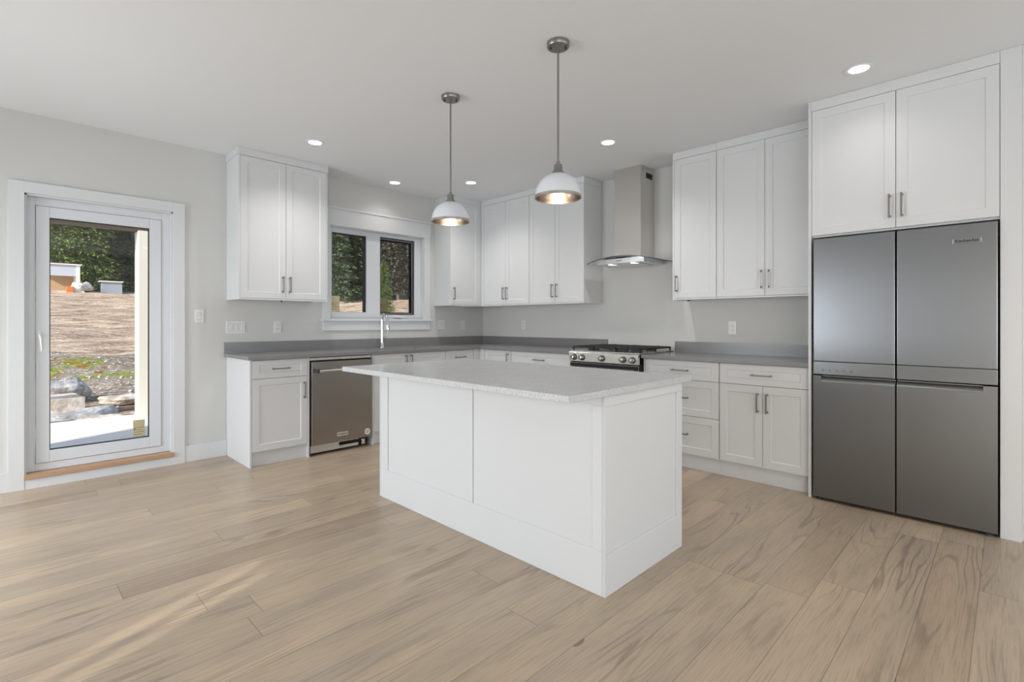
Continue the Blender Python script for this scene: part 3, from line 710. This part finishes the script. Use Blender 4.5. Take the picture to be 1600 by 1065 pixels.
# ------------------------------------------------------------------ fridge
fr = thing('refrigerator', 'large four-door stainless refrigerator set in a white surround', 'refrigerator', (-.35, -4.59, 0))
f0, f1, FM, FF = 4.136, 5.052, 4.5925, .680
MB(PB).box(f0 + .006, f1 - .004, .03, .60, .03, 1.785).build('body', M['black'], fr)
sb_ = .856
def fdoor(u0, u1, z0, z1): return MB(PB).box(u0, u1, .603, FF, z0, z1).build('door', M['steel_fridge'], fr, bevel=.005, seg=3)
dl = fdoor(f0, FM - .004, sb_ + .092, 1.785); dr = fdoor(FM + .004, f1, sb_ + .092, 1.785)
for o, a, c in ((dl, f0, FM - .004), (dr, FM + .004, f1)):
    MB(PB).box(a, c, .603, FF, sb_ + .004, sb_ + .0915).build('control_band', M['steel_band'], o, bevel=.003)
def lower(u0, u1, g0, g1):
    """lower door with a grip recess along its top between g0 and g1"""
    b = MB(PB); z1 = sb_ - .004; zg = z1 - .040
    b.box(u0, u1, .603, FF, .024, zg)
    if g0 > u0: b.box(u0, g0, .603, FF, zg, z1)
    if g1 < u1: b.box(g1, u1, .603, FF, zg, z1)
    b.box(g0, g1, .603, FF - .030, zg, z1)
    bmesh.ops.remove_doubles(b.bm, verts=b.bm.verts, dist=1e-5)
    o = b.build('door', M['steel_fridge'], fr)
    gp = MB(PB); gp.prism([(FF - .030, zg + .0005), (FF - .001, zg + .0005), (FF - .0015, zg + .006), (FF - .022, z1 - .008), (FF - .030, z1 - .006)], g0 + .0005, g1 - .0005, 'u').build('grip', M['steel_band'], o)
    return o
ll = lower(f0, FM - .004, f0 + .048, FM - .004); lr = lower(FM + .004, f1, FM + .004, f1 - .060)
b = MB(PB)
for k in range(5):
    uu = 4.195 + k * .040; b.box(uu - .010, uu + .010, FF, FF + .0006, .884, .886); b.box(uu - .003, uu + .003, FF, FF + .0006, .892, .897)
b.build('touch_buttons', M['dark'], dl)
bd = MB(PB).box(4.859, 4.986, FF, FF + .003, 1.674, 1.701).build('badge', M['steel_band'], dr, bevel=.0008)
MB(PB).box(4.859, 4.863, FF + .003, FF + .005, 1.674, 1.701).box(4.982, 4.986, FF + .003, FF + .005, 1.674, 1.701).build('badge_rim', M['badge'], bd)
text_part('KitchenAid', 'lettering', .0225, M['black'], bd, PB(4.9225, FF + .0038, 1.6875), (R_(90), 0, R_(-90)))
for u in (f0 + .03, f1 - .04):
    MB(PB).lathe([(0, 0), (.022, 0), (.022, .012), (.016, .016), (.016, .026), (0, .026)], (u, .64, 0), 16).build('foot', M['dark'], fr, smooth=True)
    MB(PB).lathe([(0, 0), (.022, 0), (.022, .03), (0, .03)], (u, .12, 0), 16).build('foot', M['dark'], fr, smooth=True)

# ------------------------------------------------------------------ island
isl = thing('kitchen_island', 'white panelled kitchen island base in the middle of the room', 'island', (-2.37, -2.9, 0))
ix0, ix1, iy0, iy1, IT = -2.742, -2.008, -3.832, -1.955, .889
MB().box(ix0 + .022, ix1 - .022, iy0 + .018, iy1 - .018, .0, IT).build('carcass', M['cabinet'], isl)
def PF(u, n, z): return Vector((ix0 - n + .0, -u, z))       # long face toward -x, u=-y
b = MB(PF)
# front panel with two recessed fields
t0, t1 = -iy1, -iy0
ua, ub = t0 + .0, t1 - .0155
b.box(ua + .0165, ub, -.021, -.007, 0, IT)
b.box(ua + .0165, ub, -.007, 0, 0, .198).box(ua + .0165, ub, -.007, 0, .845, IT)
for p, q in ((ua + .0165, 2.058), (2.884, 2.945), (3.762, ub)): b.box(p, q, -.007, 0, .198, .845)
b.build('back_panel', M['cabinet'], isl, bevel=.003)
def PE(u, n, z): return Vector((u, iy0 - n, z))
MB(PE).shaker(ix0, ix1, 0.0, IT, -.015, 0, .068, .007).build('end_panel_tmp', M['cabinet'], isl)
o = col.objects['end_panel_tmp']; bpy.data.objects.remove(o)
def end_panel(F):
    b = MB(F); b.box(ix0, ix1, -.015, -.007, 0, IT)
    b.box(ix0, ix1, -.007, 0, 0, .185).box(ix0, ix1, -.007, 0, .842, IT).box(ix0, ix0 + .068, -.007, 0, .185, .842).box(ix1 - .062, ix1, -.007, 0, .185, .842)
    return b.build('end_panel', M['cabinet'], isl, bevel=.003)
end_panel(PE)
end_panel(lambda u, n, z: Vector((u, iy1 + n, z)))
def PK(u, n, z): return Vector((ix1 + n, u, z))
for i in range(3):
    w_ = (iy1 - iy0 - .036) / 3; a = iy0 + .018 + i * w_
    d_ = MB(PK).shaker(a + .002, a + w_ - .002, .126, .885, -.0215, 0, .056).build('door', M['cabinet'], isl)
    pull(PK, d_, a + w_ - .05, .76, 0)
it = MB().box(-3.012, -1.925, -3.846, -1.935, .8895, .9195).build('island_worktop', M['quartz_light'], bevel=.003)
tag(it, 'pale grey speckled quartz island top overhanging on the near side', 'worktop')

# ------------------------------------------------------------------ wall plates
def plate(name, label, F, u, z, gangs, kind, cat, w_=None):
    w_ = w_ or (.072 + .046 * (gangs - 1)); hh = .117
    r = thing(name, label, cat, F(u, 0, z - hh / 2))
    MB(F).box(u - w_ / 2, u + w_ / 2, 0, .006, z - hh / 2, z + hh / 2).build('cover', M['plastic'], r, bevel=.0025)
    for g in range(gangs):
        c_ = u + (g - (gangs - 1) / 2) * .046
        if kind == 'switch':
            f_ = frame(MB(F), c_ - .0175, c_ + .0175, z - .034, z + .034, c_ - .0158, c_ + .0158, z - .0323, z + .0323, .006, .0066).build('bezel', M['shed_grey'], r)
            k = MB(F); k.prism([(.006, z - .032), (.0085, z - .032), (.0065, z), (.0095, z + .032), (.006, z + .032)], c_ - .0155, c_ + .0155, 'u').build('rocker', M['plastic'], r)
        elif kind == 'outlet':
            MB(F).box(c_ - .0170, c_ + .0170, .006, .0085, z - .034, z + .034).build('receptacle', M['plastic'], r, bevel=.001)
            b = MB(F)
            for s_ in (-.018, .018): b.box(c_ - .0075, c_ - .0055, .0085, .0088, z + s_ - .003, z + s_ + .006).box(c_ + .0055, c_ + .0075, .0085, .0088, z + s_ - .003, z + s_ + .006).box(c_ - .002, c_ + .002, .0085, .0088, z + s_ - .011, z + s_ - .007)
            b.build('slots', M['dark'], r)
        else:
            MB(F).box(c_ - .0165, c_ + .0165, .006, .0075, z - .033, z + .033).build('insert', M['plastic'], r, bevel=.0008)
plate('light_switch', 'white single rocker switch on the wall just right of the glass door', PA, -3.374, 1.268, 1, 'switch', 'switch')
plate('light_switch', 'white triple rocker switch above the left end of the worktop', PA, -3.080, 1.168, 3, 'switch', 'switch')
plate('power_outlet', 'white outlet on the wall under the tall cabinet left of the window', PA, -2.705, 1.168, 1, 'outlet', 'outlet')
plate('light_switch', 'white double switch right of the window above the backsplash', PA, -.712, 1.180, 2, 'switch', 'switch')
plate('light_switch', 'white single switch closest to the inner corner', PA, -.357, 1.178, 1, 'switch', 'switch')
plate('power_outlet', 'white outlet below the corner wall cabinet, left of the range', PB, .762, 1.180, 1, 'outlet', 'outlet')
plate('power_outlet', 'white outlet on the wall between the range and the fridge', PB, 3.330, 1.165, 1, 'outlet', 'outlet')

# ------------------------------------------------------------------ recessed lights
def can(x, y, label, e=42):
    r = thing('recessed_light', label, 'ceiling light', (x, y, H))
    MB().lathe([(.052, -.001), (.072, -.001), (.074, -.004), (.070, -.007), (.054, -.005)], (x, y, H), 40, True).build('trim_ring', M['ceiling'], r, smooth=True)
    MB().lathe([(0, 0), (.053, 0), (.053, -.0035), (0, -.0035)], (x, y, H), 40).build('lens', M['led'], r)
    lamp('light', 'SPOT', (x, y, H - .012), e * CANP, (1, .965, .93), (0, 0, -1), spot_size=R_(138), spot_blend=1.0, shadow_soft_size=.05)
    return r
for x, y, l, *e_ in ((-.976, -4.452, 'recessed ceiling light in front of the fridge cabinet', 7), (-2.732, -.898, 'recessed ceiling light in front of the tall left wall cabinet'),
                (-1.575, -.306, 'recessed ceiling light directly above the sink window', 9), (-.99, -.90, 'recessed ceiling light near the inner corner of the cabinets'),
                (-.985, -2.670, 'recessed ceiling light in front of the range hood')): can(x, y, l, *e_)
for x, y, l in ((-2.5, -5.6, 'recessed ceiling light beyond the view, between fridge and island'), (-4.8, -7.4, 'recessed ceiling light beyond the view, far left of the rear windows'),
                (-2.5, -7.4, 'recessed ceiling light beyond the view, far right of the rear windows'), (-5.6, -5.2, 'recessed ceiling light beside the patio opening')): can(x, y, l)

# ------------------------------------------------------------------ pendants
def pendant(x, y, label):
    r = thing('pendant_lamp', label, 'pendant lamp', (x, y, H), 'pendant lamps over the island')
    P = MB().lathe([(0, 0), (.062, 0), (.062, -.020), (.058, -.026), (0, -.026)], (x, y, H), 40).build('ceiling_canopy', M['pewter'], r, smooth=True)
    b = MB()
    for s_ in (-1, 1): b.lathe([(0, 0), (.005, 0), (.006, -.008), (.0, -.012)], (x + s_ * .028, y - s_ * .028, H - .026), 12)
    b.build('screws', M['dark'], P)
    MB().tube([(x, y, H - .026), (x, y, 2.085)], .0058, 12).build('rod', M['pewter'], r, smooth=True)
    MB().lathe([(0, .070), (.010, .070), (.012, .055), (.022, .052), (.024, .020), (.034, .008), (.036, .0), (.0, .0)], (x, y, 2.024), 32).build('socket_cap', M['pewter'], r, smooth=True)
    R0, zt, zb = .126, 2.030, 1.892
    out = []; inn = []
    for k in range(15):
        a = R_(12 + 78 * k / 14); out.append((R0 * math.sin(a) ** .92, zb + .012 + (zt - zb - .012) * math.cos(a)))
    sh = MB().lathe([(.020, zt - .002)] + out + [(R0 - .003, zb + .012)] + [(max(.02, a - .003), b_ - .003) for a, b_ in out[::-1]], (x, y, 0), 64, True).build('shade', M['lamp_white'], r, smooth=True)
    MB().lathe([(R0 + .0012, zb + .014), (R0 + .0014, zb), (R0 - .0035, zb - .001), (R0 - .0036, zb + .014)], (x, y, 0), 64, True).build('rim_band', M['nickel'], sh, smooth=True)
    li = [(max(.02, a - .0036), b_ - .0034) for a, b_ in out]
    MB().lathe(li + [(a - .0008, b_ - .0005) for a, b_ in li[::-1]], (x, y, 0), 64, True).build('lining', M['lamp_inner'], sh, smooth=True)
    MB().lathe([(0, .025), (.014, .024), (.016, 0), (.0, 0)], (x, y, 1.995), 20).build('socket', M['plastic'], r, smooth=True)
    MB().lathe([(0, 0), (.010, .002), (.018, .016), (.021, .036), (.018, .056), (.013, .072), (.012, .084), (0, .084)], (x, y, 1.912), 24).build('bulb', M['bulb'], r, smooth=True)
    lamp('light', 'POINT', (x, y, 1.905), 0.8 * PENP, (1, .78, .52), shadow_soft_size=.03)
pendant(-2.465, -3.339, 'nearer of the two white dome pendant lamps over the island')
pendant(-2.470, -2.406, 'farther of the two white dome pendant lamps over the island')

# ------------------------------------------------------------------ outdoors
struct('terrace', MB().box(-8.2, -2.9, T + .01, 3.80, -.35, -.10), M['concrete'], label='sunlit pale concrete terrace outside the glass door', cat='terrace')
MB_ = MB().box(-3.27, -2.99, 3.45, 3.72, -.10, 2.48).build('porch_post', M['post'], bevel=.006)
tag(MB_, 'square cream porch post standing on the terrace', 'post')
tag(MB().box(-8.0, -2.85, 3.50, 3.68, 2.485, 2.75).build('porch_beam', M['beam']), 'dark brown porch beam resting on the cream post', 'beam')

prof_t = [(0, -.35), (5, -.30), (8, -.02), (13, .06), (20, .19), (30, .63), (45, 1.46), (60, 2.67), (75, 4.1), (85, 5.35), (130, 6.6)]
def gz(x, y):
    d = max(0, y)
    for (a, za), (b_, zb_) in zip(prof_t, prof_t[1:]):
        if a <= d <= b_: base = za + (zb_ - za) * (d - a) / (b_ - a); break
    else: base = prof_t[-1][1]
    k = min(1, max(0, (d - 4) / 8))
    base += .05 * max(0, min(x, 45) - 8) * min(1, max(0, (d - 25) / 30))
    return base + k * (.10 * math.sin(x * .9 + y * .35) + .13 * math.sin(x * .31 - y * .8 + 1) + .06 * math.sin(x * 2.3 + y * 1.7))
b = MB(); xs = [-60 + i * 1.5 for i in range(115)]; ys = []
yv = .4
while yv < 128: ys.append(yv); yv += .30 if yv < 14 else (.7 if yv < 92 else 3)
grid = [[b.bm.verts.new((x, y, gz(x, y) + random.uniform(-.03, .03) * (1 if y > 5 else .2))) for x in xs] for y in ys]
for r1_, r2_ in zip(grid, grid[1:]):
    for i in range(len(xs) - 1): b.bm.faces.new((r1_[i], r1_[i + 1], r2_[i + 1], r2_[i]))
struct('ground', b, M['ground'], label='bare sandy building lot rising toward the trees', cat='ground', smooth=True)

def rock(x, y, sx, sy, sz, m, label, group=None, rot=0, box=False, z=None):
    bm = bmesh.new()
    if box:
        bmesh.ops.create_cube(bm, size=1)
        bmesh.ops.subdivide_edges(bm, edges=bm.edges, cuts=3, use_grid_fill=True)
        for v_ in bm.verts:
            n_ = v_.co.normalized() * .62
            v_.co = v_.co * .86 + n_ * .14 + Vector([random.uniform(-.02, .02) for _ in range(3)])
    else:
        bmesh.ops.create_icosphere(bm, subdivisions=3, radius=.5)
        off = random.random() * 10
        for v_ in bm.verts:
            c_ = v_.co; k = 1 + .22 * math.sin(c_.x * 7 + off) * math.cos(c_.y * 6 + off * 2) + .14 * math.sin(c_.z * 9 + c_.x * 5 + off)
            v_.co = c_ * k; v_.co.z = max(v_.co.z, -.32)
    for v_ in bm.verts: v_.co = Vector((v_.co.x * sx, v_.co.y * sy, v_.co.z * sz))
    me = bpy.data.meshes.new('rock'); bm.to_mesh(me); bm.free(); me.materials.append(m)
    o = bpy.data.objects.new('rock', me); col.objects.link(o)
    o.location = (x, y, (gz(x, y) if z is None else z) + sz * .30); o.rotation_euler = (0, 0, rot)
    return tag(o, label, 'rock', group or 'rocks on the building lot')
rock(-4.35, 5.35, 1.25, .75, .42, M['rock_warm'], 'pale squared boulder block just beyond the terrace', rot=.12, box=True)
rock(-3.75, 4.75, .95, .5, .30, M['rock'], 'flat blue-grey rock in front of the pale block', rot=.5)
rock(-3.55, 4.35, .7, .4, .22, M['rock_warm'], 'small pale rock against the terrace edge', rot=-.2)
rock(-3.85, 6.3, .8, .6, .55, M['rock'], 'blue-grey boulder behind the pale squared block', rot=1.0)
rock(-3.10, 5.9, .7, .5, .2, M['rock_warm'], 'low pale rock beside the porch post', rot=.3)
rock(-4.9, 16.5, 1.6, 1.0, .35, M['rock'], 'low dark rock alone farther out on the lot', rot=.3)
# loose rubble
b = MB()
for k in range(900):
    x, y = random.uniform(-6, 3), random.uniform(4.1, 14); s_ = random.uniform(.012, .045)
    z = gz(x, y); bmesh.ops.create_icosphere(b.bm, subdivisions=1, radius=s_, matrix=Matrix.Translation((x, y, z + s_ * .2)) @ Matrix.Diagonal((1, 1.2, .6, 1)))
tag(b.build('gravel', M['rock']), 'loose gravel strewn over the lot', 'gravel', kind='stuff')

# sheds and boulder at the top of the slope
def at(px, d):
    """world x at distance d beyond the wall for a picture column px"""
    a = R_(YAW); r = (px - 800) / FPX
    D = Vector((math.cos(a) + r * math.sin(a), math.sin(a) - r * math.cos(a))); t_ = (d + 5.10) / D.y
    return -4.61 + D.x * t_
yS = 86.
zs = gz(at(110, yS), yS)
sA = thing('open_shed', 'pale blue metal shed with an open front at the top of the slope', 'shed', (at(100, yS), yS, zs))
xa, xb = at(40, yS), at(125, yS)
MB().box(xa, xb, yS - .1, yS + .1, zs + 1.9, zs + 3.4).build('front_fascia', M['metal_sheet'], sA)
MB().box(xb - .4, xb, yS - .15, yS + 4, zs - .4, zs + 3.5).build('side_wall', M['metal_white'], sA)
MB().box(xa, xb, yS + 3.6, yS + 3.8, zs - .4, zs + 3.4).build('rear_wall', M['ply'], sA)
MB().box(xa - .2, xb + .2, yS - .3, yS + 4.2, zs + 3.4, zs + 3.55).build('roof', M['metal_white'], sA)
yB = 86.; xb0, xb1 = at(159, yB), at(191, yB); zb2 = gz(xb1, yB)
sB = thing('garden_shed', 'small blue-grey shed with a flat white roof in front of the trees', 'shed', (xb0, yB, zb2))
MB().box(xb0, xb1, yB, yB + 2.2, zb2 - .3, zb2 + 1.6).build('walls', M['shed_grey'], sB)
MB().box(xb0 - .3, xb1 + .1, yB - .2, yB + 2.4, zb2 + 1.6, zb2 + 1.75).build('roof', M['metal_white'], sB)
x_ = at(109, 84.2); bx = MB().box(x_ - .35, x_ + .35, 84, 84.5, gz(x_, 84) - .2, gz(x_, 84) + .8).build('storage_bin', M['orange'], bevel=.04); tag(bx, 'orange bin standing in front of the open shed', 'bin')
x_ = at(131, 85); rock(x_, 85, 2.2, 1.8, 1.5, M['rock'], 'grey round boulder right of the open shed')
x_ = at(120, 84.5); bx = MB().prism([(x_ - .8, -.1 + gz(x_, 84.5)), (x_ + .9, -.1 + gz(x_, 84.5)), (x_ + .1, 1.3 + gz(x_, 84.5)), (x_ - .4, 1.3 + gz(x_, 84.5))], 84.4, 84.9).build('tarp_pile', M['metal_white'], bevel=.05); tag(bx, 'pile covered by a white tarp between shed and boulder', 'tarp')

# trees
def tree_mesh(seed, hgt, rad, n, kind):
    rng = random.Random(seed); bm = bmesh.new()
    if kind == 'fir':
        nb = int(n / 22)
        for k in range(nb):
            z = hgt * (.06 + .93 * (k / nb)); rr_ = rad * (1 - z / hgt) ** .8 * rng.uniform(.65, 1.1) + .25; a = rng.uniform(0, 2 * math.pi)
            for j in range(22):
                q = rng.uniform(.15, 1); d = Vector((math.cos(a), math.sin(a), 0)); sd = Vector((-d.y, d.x, 0))
                c_ = d * rr_ * q + sd * rng.uniform(-.30, .30) * rr_ * q * .9 + Vector((0, 0, z - rr_ * q * .38 + rng.uniform(-.12, .12)))
                l_ = rng.uniform(.18, .42) * (hgt / 20) ** .5; dirv = (d * 1.0 + sd * rng.uniform(-1, 1) + Vector((0, 0, rng.uniform(-.7, .1)))).normalized()
                wv = dirv.cross(Vector((rng.uniform(-1, 1), rng.uniform(-1, 1), rng.uniform(-1, 1)))).normalized() * l_ * .34
                bm.faces.new([bm.verts.new(p_) for p_ in (c_ - wv, c_ + wv, c_ + dirv * l_ * 1.5)])
    else:
        for k in range(n):
            a = rng.uniform(0, 2 * math.pi); u_ = rng.uniform(-1, 1); q = rng.uniform(.3, 1) ** .5
            s_ = math.sqrt(1 - u_ * u_); lump = 1 + .25 * math.sin(a * 3 + u_ * 4)
            c_ = Vector((rad * q * s_ * math.cos(a) * lump, rad * q * s_ * math.sin(a) * lump, hgt * .52 + hgt * .47 * u_ * q))
            l_ = rng.uniform(.2, .45); dv = Vector([rng.uniform(-1, 1) for _ in range(3)]).normalized(); wv = dv.orthogonal().normalized() * l_ * .5
            bm.faces.new([bm.verts.new(p_) for p_ in (c_ - wv, c_ + wv, c_ + dv * l_)])
    me = bpy.data.meshes.new('foliage'); bm.to_mesh(me); bm.free(); return me
def trunk_mesh(h_, r_, branches=0, seed=1):
    b = MB(); b.tube([(0, 0, -.4), (0, 0, h_ * .5), (0.05, 0, h_)], [r_, r_ * .7, r_ * .12], 8)
    rng = random.Random(seed)
    for k in range(branches):
        z = h_ * rng.uniform(.2, .85); a = rng.uniform(0, 6.28); L = rng.uniform(1.2, 3)
        b.tube([(0, 0, z), (L * math.cos(a) * .6, L * math.sin(a) * .6, z + L * .3), (L * math.cos(a), L * math.sin(a), z + L * .7)], [.06, .04, .015], 5)
    bmesh.ops.recalc_face_normals(b.bm, faces=b.bm.faces)
    me = bpy.data.meshes.new('trunk'); b.bm.to_mesh(me); b.bm.free(); return me
def make_tree(name, fol, tr, fm, label, cat='tree'):
    fol.materials.append(fm); tr.materials.append(M['bark'])
    r = bpy.data.objects.new(name, None); col.objects.link(r); tag(r, label, cat)
    for nm, me in (('foliage', fol), ('trunk', tr)):
        o = bpy.data.objects.new(nm, me); col.objects.link(o); o.parent = r
    return r
def copy_tree(root):
    r = root.copy(); col.objects.link(r)
    for ch in root.children:
        c_ = ch.copy(); col.objects.link(c_); c_.parent = r
    return r
protos = {
 'dark': make_tree('fir_tree', tree_mesh(1, 24, 4.2, 15000, 'fir'), trunk_mesh(24, .32), M['leaf1'], 'x'),
 'bright': make_tree('fir_tree', tree_mesh(2, 22, 4.6, 16000, 'fir'), trunk_mesh(22, .32), M['leaf2'], 'x'),
 'dry': make_tree('bare_tree', tree_mesh(3, 20, 3.6, 9000, 'broad'), trunk_mesh(20, .22, 26), M['leaf3'], 'x'),
}
LB = {'dark': 'tall dark green fir in the wood at the top of the slope',
      'bright': 'broad lighter green fir standing forward of the wood, seen through the glass door',
      'dry': 'grey-brown thin leaved tree in the wood at the top of the slope'}
used = set()
def put(kind, px, y, sc, label=None, group=None):
    p_ = protos[kind]; o = p_ if kind not in used else copy_tree(p_); used.add(kind)
    x = at(px, y); o.location = (x, y, gz(x, y) - .3); o.scale = (sc, sc, sc); o.rotation_euler = (0, 0, random.uniform(0, 6.28))
    o['label'] = label or LB[kind]
    g = group or ({'dark': 'dark firs of the wood', 'dry': 'thin leaved trees of the wood'}.get(kind))
    if g: o['group'] = g
    elif 'group' in o: del o['group']
    return o
put('bright', 96, 96, 1.05)
put('bright', 140, 95, 1.0, 'lighter green fir between the two sheds, seen through the glass door')
put('bright', 600, 38, .27, 'slender young green tree seen through the right window pane')
for px, y, k, s_ in ((70, 104, 'dark', 1.15), (116, 106, 'dark', 1.2), (162, 103, 'dark', 1.1), (178, 98, 'dark', .95), (194, 104, 'dry', 1.35), (208, 97, 'dark', 1.0), (226, 105, 'dark', 1.2)):
    put(k, px, y, s_)
for px, y, k, s_ in ((516, 66, 'dark', 1.0), (536, 72, 'dark', 1.1), (555, 67, 'dark', 1.0), (574, 73, 'dark', 1.1), (590, 67, 'dry', 1.2), (606, 72, 'dry', 1.3),
                     (622, 66, 'dry', 1.2), (638, 72, 'dry', 1.3), (654, 66, 'dry', 1.2), (526, 84, 'dark', 1.3), (564, 86, 'dark', 1.3), (602, 85, 'dark', 1.3), (640, 86, 'dark', 1.3)):
    put(k, px, y, s_)
